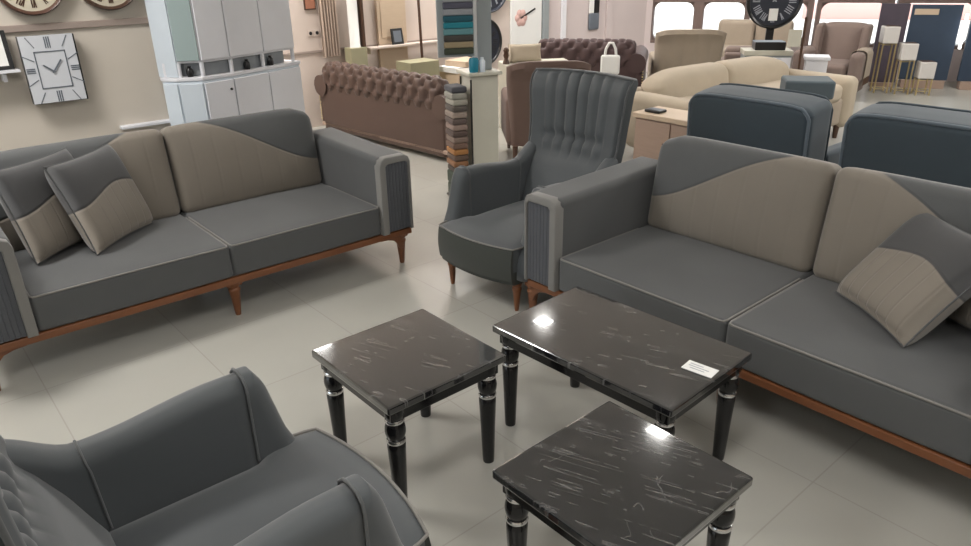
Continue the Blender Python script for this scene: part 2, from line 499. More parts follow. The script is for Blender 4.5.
# ------------------------------------------------------------------ wing chairs
def smooth(a, b, x):
    t = max(0, min(1, (x-a)/(b-a))); return t*t*(3-2*t)
def make_wing_chair():
    t = thing('wing_chair', 'x', 'armchair', group='grey wing armchairs')
    # seat
    def w_of(y): return .305 + (.250-.305)*smooth(.14, .21, y)
    def fn(a, b, c, q):
        y = q.y + .31
        w = w_of(y); x = q.x*w
        q.x = x
        q.y -= .05*(1-(x/.33)**2)*max(0, 1-y/.25)
        if c > 0: q.z += .028*(1-a*a)*(1-b*b)*c
        return q
    def soft_seat(z0, z1, r):
        def f2(a, b, c, q):
            return fn(a, b, c, q)
        return MB().soft((0, .335, (z0+z1)/2), (1.0, .31, (z1-z0)/2), r, 14, f2)
    # unit half-width in x, so round by the z radius only at edges
    def cushion(z0, z1, crown, name, mat, par, inset=0):
        top = []
        nx, ny = 20, 22
        def prof(k):   # edge rounding
            return max(0, 1-k**8)
        def P(u, v, zz, sg):
            b = 2*v-1; a = 2*u-1
            y = .335 + b*(.31-inset); w = w_of(y-.025) - inset; x = a*w
            yy = y - .05*(1-(x/.33)**2)*max(0, 1-(y-.025)/.25)
            if v < .12: x *= 1-.05*(1-v/.12)**2
            e = max(abs(a), abs(b))**10
            z = zz + sg*(crown*(1-a*a)*(1-b*b)) - sg*.016*e
            return (x, yy, z)
        return MB().sheet(lambda u, v: P(u, v, z0, 0), lambda u, v: P(u, v, z1, 1), nx, ny).build(name, mat, par), P
    cu, P = cushion(.235, .372, .03, 'seat_cushion', 'blue_grey', t)
    pts = [P(0, v, .360, 0) for v in (.30, .2, .14, .1, .06, .03, .0)] + [P(u/24, 0, .360, 0) for u in range(1, 24)] + [P(1, v, .360, 0) for v in (0, .03, .06, .1, .14, .2, .30)]
    pts = [(x*1.01, y-.003, z) for x, y, z in pts]
    MB().tube(pts, .005, 8).build('piping', 'pipe', cu)
    ap, P2 = cushion(.165, .345, 0, 'apron', 'seat_green', t, .004)
    # dark green front border of the cushion
    vs = []; 
    b = MB()
    def Pf(u, v):
        a = u; q = P(a, 0, .352 + (.185-.352)*v, 0); return (q[0]*1.012, q[1]-.006-.010*math.sin(v*PI), q[2])
    def Pb(u, v):
        q = P(u, 0, .352 + (.185-.352)*v, 0); return (q[0]*1.0, q[1]+.02, q[2])
    b.sheet(Pf, Pb, 24, 8); b.build('front_border', 'seat_green', t)
    rl_ = MB().sheet(lambda u, v: (P(u, 0, 0, 0)[0]*1.0, P(u, 0, 0, 0)[1]+.012, .160+.025*v), lambda u, v: (P(u, 0, 0, 0)[0], P(u, 0, 0, 0)[1]+.04, .160+.025*v), 24, 2)
    rl_.box(-.30, .30, .58, .66, .16, .19, .006)
    rl_.build('wooden_rail', 'dark_wood', t)
    for x, y in ((-.265, .075), (.265, .075)):
        MB().lathe(turned_leg(.16), 18).build('leg', 'wood', t, loc=(x, y, 0))
    for s in (-1, 1):
        MB().tube([(s*.26, .74, .0), (s*.255, .68, .09), (s*.25, .65, .18)], [.014, .019, .024], 10).build('leg', 'wood', t)
    # arms
    def ztop(y): return .598 + .032*smooth(.60, .28, y) + .085*smooth(.63, .80, y) if y > .28 else .630
    def slab(yf, yb, z0, zt_, x0, x1, r, nu=22, nv=22, front=True):
        xc, T = (x0+x1)/2, (x1-x0)/2
        def g(u, v, sg):
            uu = 1-(1-u)**1.8 if not front else u**1.8; vv = 1-(1-v)**2.2
            z_ = z0 + (zt_(yb)-z0)*vv
            y = yf(z_) + (yb-yf(z_))*uu
            zt2 = zt_(y); z = z0 + (zt2-z0)*vv
            d = zt2 - z
            if front: d = min(d, (y-yf(z))*.9 if uu > 0 else 0)
            t = 1 if d >= r else math.sqrt(max(0, 1-(1-d/r)**2))
            return (xc + sg*(T-r+r*t), y, z)
        return MB().sheet(lambda u, v: g(u, v, -1), lambda u, v: g(u, v, 1), nu, nv)
    FR = [(.19, .045), (.30, .045), (.36, .085), (.42, .110), (.50, .130), (.57, .148), (.60, .160), (.632, .180), (.66, .20)]
    def yfront(z):
        for (za, ya), (zb_, yb_) in zip(FR, FR[1:]):
            if z <= zb_: return ya + (yb_-ya)*max(0, (z-za)/(zb_-za))
        return FR[-1][1]
    for s in (-1, 1):
        a, b_ = sorted((s*.256, s*.358))
        arm = slab(lambda z: .212, .785, .19, ztop, a, b_, .045, front=False).build('arm', 'blue_grey', t, sharp=False)
        a2, b2 = sorted((s*.253, s*.362))
        slab(yfront, .216, .19, lambda y: .637, a2, b2, .045).build('arm_front', 'blue_grey', arm, sharp=False)
        xi, xo = s*.252, s*.363
        MB().tube([(xi, .216, .37), (xi, .216, .59), (s*.257, .216, .616), (s*.278, .216, .635), (s*.307, .216, .640), (s*.337, .216, .635), (s*.358, .216, .616), (xo, .216, .59), (xo, .216, .25)], .0042, 8).build('piping', 'arm_pipe', arm)
        xi += s*.002
        MB().tube([(xi, .612, .36), (xi, .622, .54), (s*.26, .628, .575), (s*.28, .63, .598), (s*.33, .63, .598)], .0035, 8).build('back_piping', 'arm_pipe', arm)
    # back
    zb, zt = .20, 1.075
    def wid(z):
        return .256 + .078*smooth(.36, .72, z) + .026*smooth(.7, 1.08, z)
    def cy(z):
        K = [(.0, .56), (.36, .618), (.50, .682), (.60, .735), (.65, .778), (.72, .798), (.85, .810), (1.2, .835)]
        for (za, ya), (zb_, yb_) in zip(K, K[1:]):
            if z <= zb_: return ya + (yb_-ya)*(z-za)/(zb_-za)
        return .835
    def P3(u, v, off, fl):
        a = 2*u-1; z = zb + (zt-zb)*v
        zz = z
        w = wid(z); wing = .032*smooth(.60, .68, z)
        y = cy(z) - wing*abs(a)**3.2 + .035*smooth(.98, 1.1, z)
        if fl:
            n = 6; k = abs(math.sin(n*PI*(a*.5/.70+.5)))**.55
            fade = (1-smooth(.64, .72, abs(a)))*smooth(.60, .74, z)
            y -= (.021*k - .012)*fade*(1 - .0*z)
            band = math.exp(-((z-.735)/.018)**2)
            y += .020*band*fade
            y -= .016*math.exp(-((z-.67)/.04)**2)*fade*k
            # rounded rim
            e = max(abs(a), smooth(.90, 1, v)*v)
        x = a*w
        rim = smooth(.90, 1.0, abs(a)); topr = smooth(.965, 1.0, v)
        y += off*(1) - (0 if fl else 0)
        if fl: y += .028*rim**2 + .02*topr**2
        else:
            y -= .02*rim**2 + .02*topr**2
            x *= 1.05
        z += .012*(1-a*a)*smooth(.9, 1, v)
        return (x, y, z)
    MB().sheet(lambda u, v: P3(u, v, 0, True), lambda u, v: P3(u, v, .10, False), 84, 40).build('wing_back', 'blue_grey', t)
    rim = []
    for k in range(21): q = P3(0, .42+.58*k/20, 0, True); rim.append((q[0]*1.012, q[1]-.004, q[2]))
    for k in range(1, 24): q = P3(k/24, 1, 0, True); rim.append((q[0], q[1]-.004, q[2]+.003))
    for k in range(21): q = P3(1, 1-.58*k/20, 0, True); rim.append((q[0]*1.012, q[1]-.004, q[2]))
    MB().tube(rim, .006, 8).build('back_piping', 'arm_pipe', t)
    return t
chD = make_wing_chair()
place(chD, (-.066, 3.452, 0), -45.5, 'grey wing armchair with tall channelled back, standing between the two sofas')
chG = copy_tree(chD)
place(chG, (-.332, 1.621, 0), 129.5, 'grey wing armchair in the lower left corner, seen from its side')

chD.scale = (.92, 1, 1)
# ------------------------------------------------------------------ tables
def make_table(name, label, lx, ly, h, x, y, a, group):
    t = thing(name, label, 'table', (x, y, 0), a, group)
    # local origin = left corner; x along lx, y along ly
    MB().box(0, lx, 0, ly, h-.030, h, .007, 3).build('marble_top', 'marble', t)
    i = .02
    ap = MB()
    ap.box(i, lx-i, i, i+.02, h-.075, h-.0305, .003); ap.box(i, lx-i, ly-i-.02, ly-i, h-.075, h-.0305, .003)
    ap.box(i, i+.02, i+.02, ly-i-.02, h-.075, h-.0305, .003); ap.box(lx-i-.02, lx-i, i+.02, ly-i-.02, h-.075, h-.0305, .003)
    ap.build('apron', 'black_lacquer', t)
    k = h/.445
    for px in (.048, lx-.048):
        for py in (.048, ly-.048):
            leg = MB().lathe([(0, 0), (.020, 0), (.021, .006), (.022, .03), (.027, .18), (.030, .255), (.030, .272), (.024, .28), (.024, .290),
                              (.029, .298), (.033, .312), (.034, .324), (.033, .336), (.029, .35), (.024, .357), (.024, .366), (.031, .372), (.033, .385), (.034, .40), (.034, .4145*1)], 22)
            leg.v = [(vx, vy, vz*(h-.0305)/.4145) for vx, vy, vz in leg.v]
            lo = leg.build('leg', 'black_lacquer', t, loc=(px, py, 0))
            for zr in (.285, .3615):
                MB().lathe([(.024, -.007), (.029, -.007), (.0315, -.003), (.0315, .003), (.029, .007), (.024, .007)], 22, (0, 0, zr*(h-.0305)/.4145)).build('silver_ring', 'silver', lo)
    return t
make_table('end_table', 'square black marble-topped end table nearest the two wing chairs, in the centre', .479, .479, .445, -.609, 2.175, -49.55, 'black marble table set')
make_table('end_table', 'square black marble-topped end table in front, cut off by the bottom edge', .479, .479, .445, .0055, 1.526, -49.1, 'black marble table set')
make_table('coffee_table', 'long black marble-topped coffee table with a white price tag on it', .772, .485, .4375, .019, 2.35, -47.1, 'black marble table set')
# folded price card
pc = MB().box(-.052, .052, -.030, .030, 0, .0025, .0005)
pc2 = thing('price_card', 'small white printed price card lying on the long coffee table', 'tag', (.692, 2.013, .4385), -42)
pc.build('card', 'paper', pc2)
ln = MB()
for k, (x0, x1) in enumerate(((-.04, .005), (-.04, .03), (-.03, .02))):
    ln.box(x0, x1, .012-.013*k, .016-.013*k, .0026, .0029, 0)
ln.build('print', 'numeral_light', pc2)

# ------------------------------------------------------------------ setting
def frame2(u, v):     # shop grid: u to the rear along the left wall, v towards the left wall
    a = R(40); return (-1.25 + u*math.cos(a) - v*math.sin(a), 3.303 + u*math.sin(a) + v*math.cos(a))
def wallbox(u0, u1, v0, v1, z0, z1, r=0):
    a = R(40)
    xf = Matrix.Translation((-1.25, 3.303, 0)) @ Matrix.Rotation(a, 4, 'Z')
    return MB().box(u0, u1, v0, v1, z0, z1, r, xf=xf)
H = 3.0
fl = MB().add([(-7, -4, 0), (9.5, -4, 0), (9.5, 14.2, 0), (-7, 14.2, 0)], [(0, 1, 2, 3)], False)
struct(fl.build('floor', 'floor'))
cl = MB().box(-7, 9.5, -4, 14.2, H, H+.1, 0); struct(cl.build('ceiling', 'ceil'))
struct(wallbox(-6, .34, 1.70, 1.86, 0, H).build('wall_left', 'plaster'))
struct(wallbox(.25, .45, 1.86, 3.85, 0, H).build('wall_recess', 'plaster'))
struct(wallbox(.25, 8.2, 3.85, 3.99, 0, H).build('wall_rear', 'plaster_pink'))
struct(MB().box(-7, 9.5, -4.1, -4, 0, H, 0).build('wall_front', 'plaster'))
struct(MB().box(9.5, 9.6, -4, 14.2, 0, H, 0).build('wall_right', 'plaster'))
struct(wallbox(-6, .337, 1.685, 1.70, 1.325, 1.365, .004).build('trim_1', 'trim'))
struct(wallbox(.45, 4.4, 3.835, 3.85, .772, .797, .003).build('trim_2', 'trim'))

# shopfront wall, turned 20 degrees
xfb = Matrix.Translation((2.56, 11.4, 0)) @ Matrix.Rotation(R(-20), 4, 'Z')
def fb(x0, x1, y0, y1, z0, z1, r=0): return MB().box(x0, x1, y0, y1, z0, z1, r, xf=xfb)
wb = fb(-.6, .0, 0, .2, 0, H)
wins = [(.0, .62), (.72, 1.33), (1.46, 2.16), (2.30, 3.16), (3.30, 4.2), (4.3, 5.4), (5.5, 7.2)]
sill = .42
wb.box(0, 7.2, 0, .2, 0, sill, 0, xf=xfb); wb.box(0, 7.2, 0, .2, 2.55, H, 0, xf=xfb)
struct(wb.build('wall_back', 'plaster_lilac'))
for i, (a, b) in enumerate(wins):
    fr = MB()
    t_ = .05
    # rounded frame: four bars plus corner fillets
    fr.box(a-.04, a+.02, .02, .18, sill, 2.55, .004, xf=xfb); fr.box(b-.02, b+.06, .02, .18, sill, 2.55, .004, xf=xfb)
    fr.box(a, b, .02, .18, 1.0, 1.09, .004, xf=xfb)
    fr.box(a, b, .02, .18, sill, sill+.04, .004, xf=xfb)
    for cx, s in ((a+.02, 1), (b-.02, -1)):
        for cz, q in ((1.0, -1), (sill+.04, 1)):
            rr = .12
            poly = [(cx, cz), (cx + s*rr, cz)] + [(cx + s*rr - s*rr*math.sin(k*PI/12), cz + q*rr - q*rr*math.cos(k*PI/12)) for k in range(1, 6)] + [(cx, cz + q*rr)]
            fr.prism(poly, 1, .05, .14, 0, xf=xfb, smooth=False)
    o = struct(fr.build('window_%d' % (i+1), 'frame_brown'))
    struct(MB().box(a, b, .095, .105, sill, 2.55, 0, xf=xfb).build('pane', 'glass', o))

# outside: paving and a pink shop wall across the street
struct(MB().add([(-6, 10.5, -.12), (30, -4, -.12), (40, 30, -.12), (0, 34, -.12)], [(0, 1, 2, 3)], False).build('ground', 'pavement'))
xo = Matrix.Translation((8, 22, -.12)) @ Matrix.Rotation(R(-20), 4, 'Z')
tag(MB().box(1.2, 14, 0, .3, 0, .42, .02, xf=xo).build('low_street_wall', 'awning'), 'low pink wall across the street beyond the shop windows', 'wall')

# ------------------------------------------------------------------ wall clocks
def strokes_numeral(b, txt, cx, cz, h, w, ang, y, th=.010, flip=False):
    """roman numeral as bars, radial direction ang (0 = up)"""
    xf = Matrix.Translation((cx, 0, cz)) @ Matrix.Rotation(ang, 4, 'Y')
    n = len(txt); step = w
    for i, ch in enumerate(txt):
        x = (i-(n-1)/2)*step
        if ch == 'I': b.box(x-th/2, x+th/2, y-.003, y, -h/2, h/2, 0, xf=xf)
        else:
            for s in ((1, -1) if ch == 'X' else (1, -1)):
                if ch == 'X': p = [(x-s*step*.4, -h/2), (x+s*step*.4, h/2)]
                else: p = [(x, -h/2), (x+s*step*.4, h/2)]
                (xa, za), (xb, zb) = p
                b.add([(xa-th/2, y, za), (xa+th/2, y, za), (xb+th/2, y, zb), (xb-th/2, y, zb), (xa-th/2, y-.003, za), (xa+th/2, y-.003, za), (xb+th/2, y-.003, zb), (xb-th/2, y-.003, zb)],
                      [(0, 1, 2, 3), (4, 5, 6, 7), (0, 1, 5, 4), (1, 2, 6, 5), (2, 3, 7, 6), (3, 0, 4, 7)], False, xf)
ROM = ['XII', 'I', 'II', 'III', 'IIII', 'V', 'VI', 'VII', 'VIII', 'IX', 'X', 'XI']
def two_tone(o, nf, mat):     # printed marks: the faces from nf on take a second material
    o.data.materials.append(M[mat])
    for p in o.data.polygons:
        if p.index >= nf: p.material_index = 1
def round_clock(label, rad, loc, rz, rim, face, num, group, hands=(300, 60)):
    t = thing('wall_clock', label, 'clock', loc, rz, group)
    XF = Matrix.Rotation(PI/2, 4, 'X')
    MB().lathe([(rad*.87, 0), (rad, 0), (rad*1.0, .02), (rad*.985, .035), (rad*.95, .042), (rad*.90, .035), (rad*.87, .022)], 48, xf=XF).build('rim', rim, t)
    b = MB().lathe([(0, .001), (rad*.88, .001), (rad*.88, .018), (0, .018)], 48, xf=XF); nf = len(b.f)
    for k in range(12):
        a = k*PI/6
        strokes_numeral(b, ROM[k], rad*.64*math.sin(a), rad*.64*math.cos(a), rad*.26, rad*.075, a, -.0175, rad*.035)
    two_tone(b.build('face', face, t), nf, num)
    hb = MB()
    for ang, ln_ in zip(hands, (.38, .55)):
        xf = Matrix.Rotation(R(ang), 4, 'Y'); hb.box(-rad*.02, rad*.02, -.026, -.022, -rad*.08, rad*ln_, 0, xf=xf)
    hb.build('hands', num, t)
    return t
x, y = frame2(-.295, 1.678); round_clock('round brown-rimmed wall clock at far upper left, above the square clock', .185, (x, y, 1.595), 40, 'clock_wood', 'face_cream', 'dark_wood', 'round clocks on the left wall')
x, y = frame2(.115, 1.678); round_clock('round dark-rimmed wall clock beside the white hutch, right of the other round one', .185, (x, y, 1.60), 40, 'dark_wood', 'face_cream', 'dark_wood', 'round clocks on the left wall', (200, 90))
# square clock
x, y = frame2(-.28, 1.675)
t = thing('square_clock', 'large square white wall clock with grey numerals and black right edge, above left sofa', 'clock', (x, y, 1.115), 40)
W2, H2 = .145, .19
MB().box(-W2, W2, -.06, 0, -H2, H2, .004).build('case', 'black', t)
b = MB().box(-W2-.001, W2-.010, -.064, -.0605, -H2+.004, H2+.002, .001); nf = len(b.f); y_ = -.063
for k in range(12):
    a = k*PI/6
    dx, dz = math.sin(a), math.cos(a)
    s = min(W2*.80/max(abs(dx), 1e-6), H2*.80/max(abs(dz), 1e-6))
    if k in (0, 3, 6, 9): strokes_numeral(b, 'III', dx*s-.004, dz*s, .062 if k in (0, 6) else .045, .011, a, y_, .0065)
    else: strokes_numeral(b, 'I', dx*s*1.02-.004, dz*s*1.02, .07, .01, a, y_, .005)
two_tone(b.build('face', 'face_white', t), nf, 'numeral_grey'); y_ = -.0645
iq = MB(); q = .082; qz = .105
for (a0, a1, c0, c1) in ((-q, q, qz-.006, qz), (-q, q, -qz, -qz+.006), (-q, -q+.006, -qz, qz), (q-.006, q, -qz, qz)): iq.box(a0-.004, a1-.004, y_-.002, y_, c0, c1, 0)
iq.build('inner_square', 'numeral_grey', t)
hb = MB()
for ang, ln_ in ((-52, .062), (38, .08)): hb.box(-.004, .004, y_-.006, y_-.003, -.01, ln_, 0, xf=Matrix.Translation((-.004, 0, -.01)) @ Matrix.Rotation(R(ang), 4, 'Y'))
hb.build('hands', 'numeral_grey', t)
struct(wallbox(.02, .338, 1.645, 1.70, .705, .725, .004).build('trim_7', 'white'))
# shelf and framed picture left of it
x, y = frame2(-.655, 1.682)
s_ = thing('wall_shelf', 'narrow pale wall shelf at the left edge of photo', 'shelf', (x, y, 1.12), 40)
MB().box(-.20, .20, -.10, .002, 0, .015, .002).build('board', 'white', s_); bb = MB()
for q in (-.15, .12): bb.box(q-.01, q+.01, -.07, .002, -.05, 0, .001)
bb.build('bracket', 'white', s_)
t = thing('picture_frame', 'dark-edged framed picture standing on the small wall shelf', 'picture', (x, y, 1.1355), 40)
xfp = Matrix.Translation((0, -.055, 0)) @ Matrix.Rotation(R(-8), 4, 'X')
MB().box(-.15, .18, -.020, .018, 0, .21, .003, xf=xfp).build('frame', 'black', t)
MB().box(-.13, .155, -.0225, -.0205, .02, .19, 0, xf=xfp).build('picture', 'paper', t)

# ------------------------------------------------------------------ white hutch
t = thing('hutch', 'tall white two-tier display hutch with rounded corner, behind the left sofa', 'cabinet')
foot = [(-2.075, 4.78), (-2.05, 4.738), (-1.943, 4.715), (-1.793, 4.745), (-1.655, 4.916), (-1.332, 5.461), (-1.62, 5.66), (-1.86, 5.45)]
cx = sum(p[0] for p in foot)/8; cy_ = sum(p[1] for p in foot)/8
def scl(p, k): return (cx+(p[0]-cx)*k, cy_+(p[1]-cy_)*k)
MB().prism([scl(p, .985) for p in foot], 2, .06, .975, .004, 2, smooth=False).build('base_cabinet', 'cool_white', t)
MB().prism([scl(p, .93) for p in foot], 2, 0, .06, 0, smooth=False).build('plinth', 'niche', t)
MB().prism([scl(p, 1.01) for p in foot], 2, .976, 1.0, .005, 2, smooth=False).build('counter', 'white', t)
def along(p, q, f): return (p[0]+(q[0]-p[0])*f, p[1]+(q[1]-p[1])*f)
def face_panel(p, q, z0, z1, d, th=.014, inset=0):
    """thin panel on the vertical face p->q, standing d proud of it"""
    v = Vector((q[0]-p[0], q[1]-p[1])); ln_ = v.length; a = math.atan2(v.y, v.x)
    xf = Matrix.Translation((p[0], p[1], 0)) @ Matrix.Rotation(a, 4, 'Z')
    return MB().box(inset, ln_-inset, -d-th, -d, z0, z1, .003, xf=xf)
fp = [scl(p, .985) for p in foot]
for k, (p, q) in enumerate(((fp[1], fp[2]), (fp[2], fp[3]), (fp[3], fp[4]), (fp[4], along(fp[4], fp[5], .5)), (along(fp[4], fp[5], .5), fp[5]))):
    d = face_panel(p, q, .09, .96, .0, .014, .004).build('door', 'cool_white' if k < 2 else 'white', t)
    if k != 2: continue
    mid = along(p, q, .85); v = Vector((q[0]-p[0], q[1]-p[1])).normalized()
    MB().lathe([(.0, 0), (.006, 0), (.009, .012), (.0, .014)], 10, xf=Matrix.Translation((mid[0]+v.y*.012, mid[1]-v.x*.012, .90)) @ Matrix.Rotation(math.atan2(-v.x, v.y), 4, 'Z') @ Matrix.Rotation(PI/2, 4, 'Y')).build('knob', 'black', d)
# upper part stands back on the counter
uf = [scl(p, .93) for p in foot]
bk = [uf[7], uf[0], uf[1], uf[2], uf[3], uf[4], uf[5], uf[6]]
MB().prism([scl(p, .80) for p in foot], 2, 1.0005, 1.085, 0, smooth=False).build('niche_back', 'niche', t)
MB().prism([scl(p, .94) for p in foot], 2, 1.085, 2.2, .004, 2, smooth=False).build('upper_cabinet', 'white', t)
for p in (uf[1], uf[2], uf[3], along(uf[4], uf[5], .02), along(uf[4], uf[5], .5), uf[5]): MB().lathe([(.0, 0), (.014, 0), (.014, .085), (0, .085)], 10, (p[0]*.985+cx*.015, p[1]*.985+cy_*.015, 1.0005)).build('niche_post', 'white', t)
u9 = [scl(p, .94) for p in foot]
for k, (p, q, mt_) in enumerate(((u9[2], u9[3], 'green_glass'), (u9[3], u9[4], 'white'), (u9[4], along(u9[4], u9[5], .5), 'white'), (along(u9[4], u9[5], .5), u9[5], 'white'))):
    face_panel(p, q, 1.10, 2.18, 0, .014, .004).build('glass_side' if mt_ == 'green_glass' else 'upper_door', mt_, t)
face_panel(foot[0], u9[2], 1.001, 2.19, -.01, .02).build('side_panel', 'cool_white', t)
# small dark ornaments in the niche
for k, (p, q, f) in enumerate(((uf[2], uf[3], .45), (uf[4], uf[5], .25), (uf[4], uf[5], .62))):
    w_ = along(p, q, f); w_ = scl(w_, .99)
    tag(MB().lathe([(0, 0), (.017, 0), (.023, .02), (.020, .045), (.010, .055), (.013, .065), (0, .068)], 12).build('ornament_jar', 'black', loc=(w_[0], w_[1], 1.0012)),
        ('small black jar in the hutch niche, left, beside the glass strip', 'small black jar in the hutch niche, the middle one', 'small black jar in the hutch niche, nearest its right end')[k], 'jar', 'jars in the hutch niche')

# ------------------------------------------------------------------ chesterfields
def make_chesterfield(name, label, loc, rz, W, Hh, D, mat, group):
    """local: x along width, back (outside) faces -y, seat opens to +y"""
    t = thing(name, label, 'sofa', loc, rz, group)
    h = W/2
    MB().soft((0, .06, .10+(Hh-.30)/2), (h-.06, .06, (Hh-.18)/2), .03, 6).build('outside_back', mat, t)
    MB().soft((0, D/2+.05, .23), (h-.10, D/2-.08, .12), .03, 5).build('seat_base', mat, t)
    MB().soft((0, D/2+.08, .38), (h-.22, D/2-.16, .06), .04, 6).build('seat_cushion', mat, t)
    # tufted top roll
    cols = max(6, round((W-.2)/.15)); rows = 9
    nu, nv = cols*11, rows*7
    def P(u, v):
        x = -h+.10 + (W-.20)*u; a = 2*PI*v
        d = 0; cr = 0
        gx = u*cols; gv = v*(rows+1)
        for row in range(rows+1):
            off = .5*(row % 2)
            dv = min(abs(gv-row), (rows+1)-abs(gv-row))
            dx = abs((gx-off) - round(gx-off))
            d += math.exp(-(dx*dx*22 + dv*dv*6))
        for sg in (1, -1):   # diagonal pleats between the buttons
            w_ = gx + sg*gv*.5; f_ = abs(w_ - round(w_)); cr = max(cr, math.exp(-f_*f_*160))
        k = 1 - .34*min(1, d) - .07*cr
        e = max(abs(2*u-1), 0)**24; k *= (1-.35*e)
        ca, sa = math.cos(a), math.sin(a)
        return (x, .075 - .105*k*(abs(ca)**.8)*(1 if ca > 0 else -1), Hh-.165 + .165*k*(abs(sa)**.8)*(1 if sa > 0 else -1))
    vs = [P(i/nu, j/nv) for i in range(nu+1) for j in range(nv)]
    fs = [(i*nv+j, i*nv+(j+1) % nv, (i+1)*nv+(j+1) % nv, (i+1)*nv+j) for i in range(nu) for j in range(nv)]
    fs += [tuple(range(nv))[::-1], tuple(range(nu*nv, (nu+1)*nv))]
    MB().add(vs, fs).build('tufted_roll', mat, t, sharp=False)
    for s in (-1, 1):
        arm = MB().soft((s*(h-.075), D/2, .29), (.075, D/2-.01, .20), .03, 6)
        arm.tube([(s*(h-.085), -.02, Hh-.25), (s*(h-.085), D*.5, Hh-.25), (s*(h-.085), D-.02, Hh-.25)], .105, 16)
        arm.build('arm', mat, t)
        st = MB()
        for k in range(14): st.lathe([(0, 0), (.009, 0), (.006, .006), (0, .008)], 8, xf=Matrix.Translation((s*(h-.012), .012, .14+k*.028)) @ Matrix.Rotation(PI/2, 4, 'X'))
        st.build('stud_row', 'gold', t)
    MB().box(-h+.02, h-.02, .0, .03, .075, .115, .008).build('base_trim', 'tan_wood' if mat == 'brown' else 'dark_wood', t)
    for x in (-h+.06, h-.06):
        for y in (.05, D-.08): MB().lathe([(0, 0), (.02, 0), (.03, .05), (.026, .09)], 12, (x, y, 0)).build('leg', 'dark_wood', t)
    return t
make_chesterfield('chesterfield_sofa', 'brown button-tufted sofa seen from behind, between white hutch and striped swatch stand', (-1.0, 6.91, 0), -45, 2.0, .74, .56, 'brown', 'tufted sofas')
make_chesterfield('chesterfield_sofa', 'dark brown tufted sofa far back, just over the top of the channelled armchair', (1.13, 8.12, 0), -14, 1.27, .84, .80, 'brown_dark', 'tufted sofas')

# ------------------------------------------------------------------ swatch pillar
px, py, pa = -.02, 5.36, 22
t = thing('display_pillar', 'cream boxed pillar with a grey post rising from it, behind the channelled armchair', 'pillar', (px, py, 0), pa)
MB().box(-.105, .105, -.105, .105, 0, .90, .006).build('plinth_box', 'cream', t)
MB().box(-.13, .13, -.13, .13, .90, .925, .006).build('cap', 'cream', t)
pb = MB(); 
MB().box(-.02, .09, -.03, .08, .925, H-.001, .004).build('post', 'post_grey', t)
pcol = [(.06, .07, .075), (.25, .26, .27), (.05, .07, .09), (.30, .31, .33), (.09, .09, .12), (.28, .29, .31), (.02, .09, .12), (.02, .19, .24), (.12, .26, .28), (.06, .055, .05), (.30, .24, .15), (.05, .06, .04)]
mcol = [mat_fabric('swatch_cloth_%d' % i, c, .9, .1) for i, c in enumerate(pcol)]
lcol = [(.08, .08, .09), (.30, .29, .25), (.34, .32, .27), (.10, .085, .075), (.30, .24, .20), (.12, .09, .08), (.26, .19, .16), (.10, .07, .06), (.22, .16, .13), (.16, .10, .075), (.36, .17, .06), (.12, .08, .06), (.24, .12, .06), (.08, .06, .05), (.05, .065, .045), (.045, .06, .04)]
mcl = [mat_fabric('lower_swatch_cloth_%d' % i, c, .9, .1) for i, c in enumerate(lcol)]
names = {0: 'charcoal', 1: 'grey'}
# lower rack: shelf of folded cloths on the left face
xr = Matrix.Translation((px, py, 0)) @ Matrix.Rotation(R(pa), 4, 'Z')
rk = thing('swatch_rack', 'low rack of folded cloth swatches against left side of the cream pillar', 'rack', tuple(xr @ Vector((-.185, -.02, 0))), pa)
MB().box(-.072, .078, -.10, .10, 0, .015, .002).build('shelf', 'black', rk)
rb = MB()
for q in (-.104, .104): rb.box(.066, .078, q-.004, q+.004, 0, .88, .001)
rb.build('upright', 'black', rk)
z = .0155
lw = ['dark green', 'dark olive', 'blackish brown', 'rust', 'umber', 'bright orange', 'brown', 'dull tan', 'dark cocoa', 'pinkish tan', 'chocolate', 'dusty rose brown', 'dark taupe', 'pale sand', 'pale stone', 'charcoal']
for k in range(16):
    hh = .095 if k < 2 else .045
    o = MB().soft((0, 0, hh/2), (.058, .088, hh/2-.0005), .014, 3).build('cloth_swatch', mcl[15-k], loc=tuple(xr @ Vector((-.19 + random.uniform(-.006, .004), -.02, z))), rot=(0, 0, R(pa)))
    where = 'lowest of' if k == 0 else ('on top of' if k == 15 else '%s up in' % ['', 'second', 'third', 'fourth', 'fifth', 'sixth', 'seventh', 'eighth', 'ninth', 'tenth', 'eleventh', 'twelfth', 'thirteenth', 'fourteenth', 'fifteenth'][k])
    tag(o, '%s folded cloth, %s the low pile beside the pillar' % (lw[k], where), 'cloth', 'folded cloths in the low rack')
    z += hh
# upper board with hanging cloth samples
ub = thing('swatch_board', 'board of striped hanging cloth samples at head height on the grey post', 'board', tuple(xr @ Vector((-.075, -.05, 1.032))), pa-8)
MB().box(-.24, .02, -.012, .010, -.0, .62, .003).build('backing', 'post_grey', ub)
MB().box(-.01, .02, .010, .03, .1, .5, .002).build('bracket', 'post_grey', ub)
uw = ['dark olive', 'sand', 'blackish', 'pale teal', 'bright teal', 'deep petrol', 'light grey', 'dark plum', 'silver grey', 'navy', 'mid grey', 'charcoal']
xu = Matrix.Translation(xr @ Vector((-.075, -.05, 1.032))) @ Matrix.Rotation(R(pa-8), 4, 'Z')
for k in range(12):
    o = MB().soft((0, 0, .0), (.105, .012, .0205), .008, 3).build('cloth_sample', mcol[11-k], loc=tuple(xu @ Vector((-.095, -.0255, .04+.043*k))), rot=(0, 0, R(pa-8)))
    where = 'lowest on' if k == 0 else ('topmost on' if k == 11 else '%s from the bottom on' % ['', 'second', 'third', 'fourth', 'fifth', 'sixth', 'seventh', 'eighth', 'ninth', 'tenth', 'eleventh'][k])
    tag(o, '%s cloth sample, %s the sample board of the grey post' % (uw[k], where), 'cloth', 'cloth samples on the board')
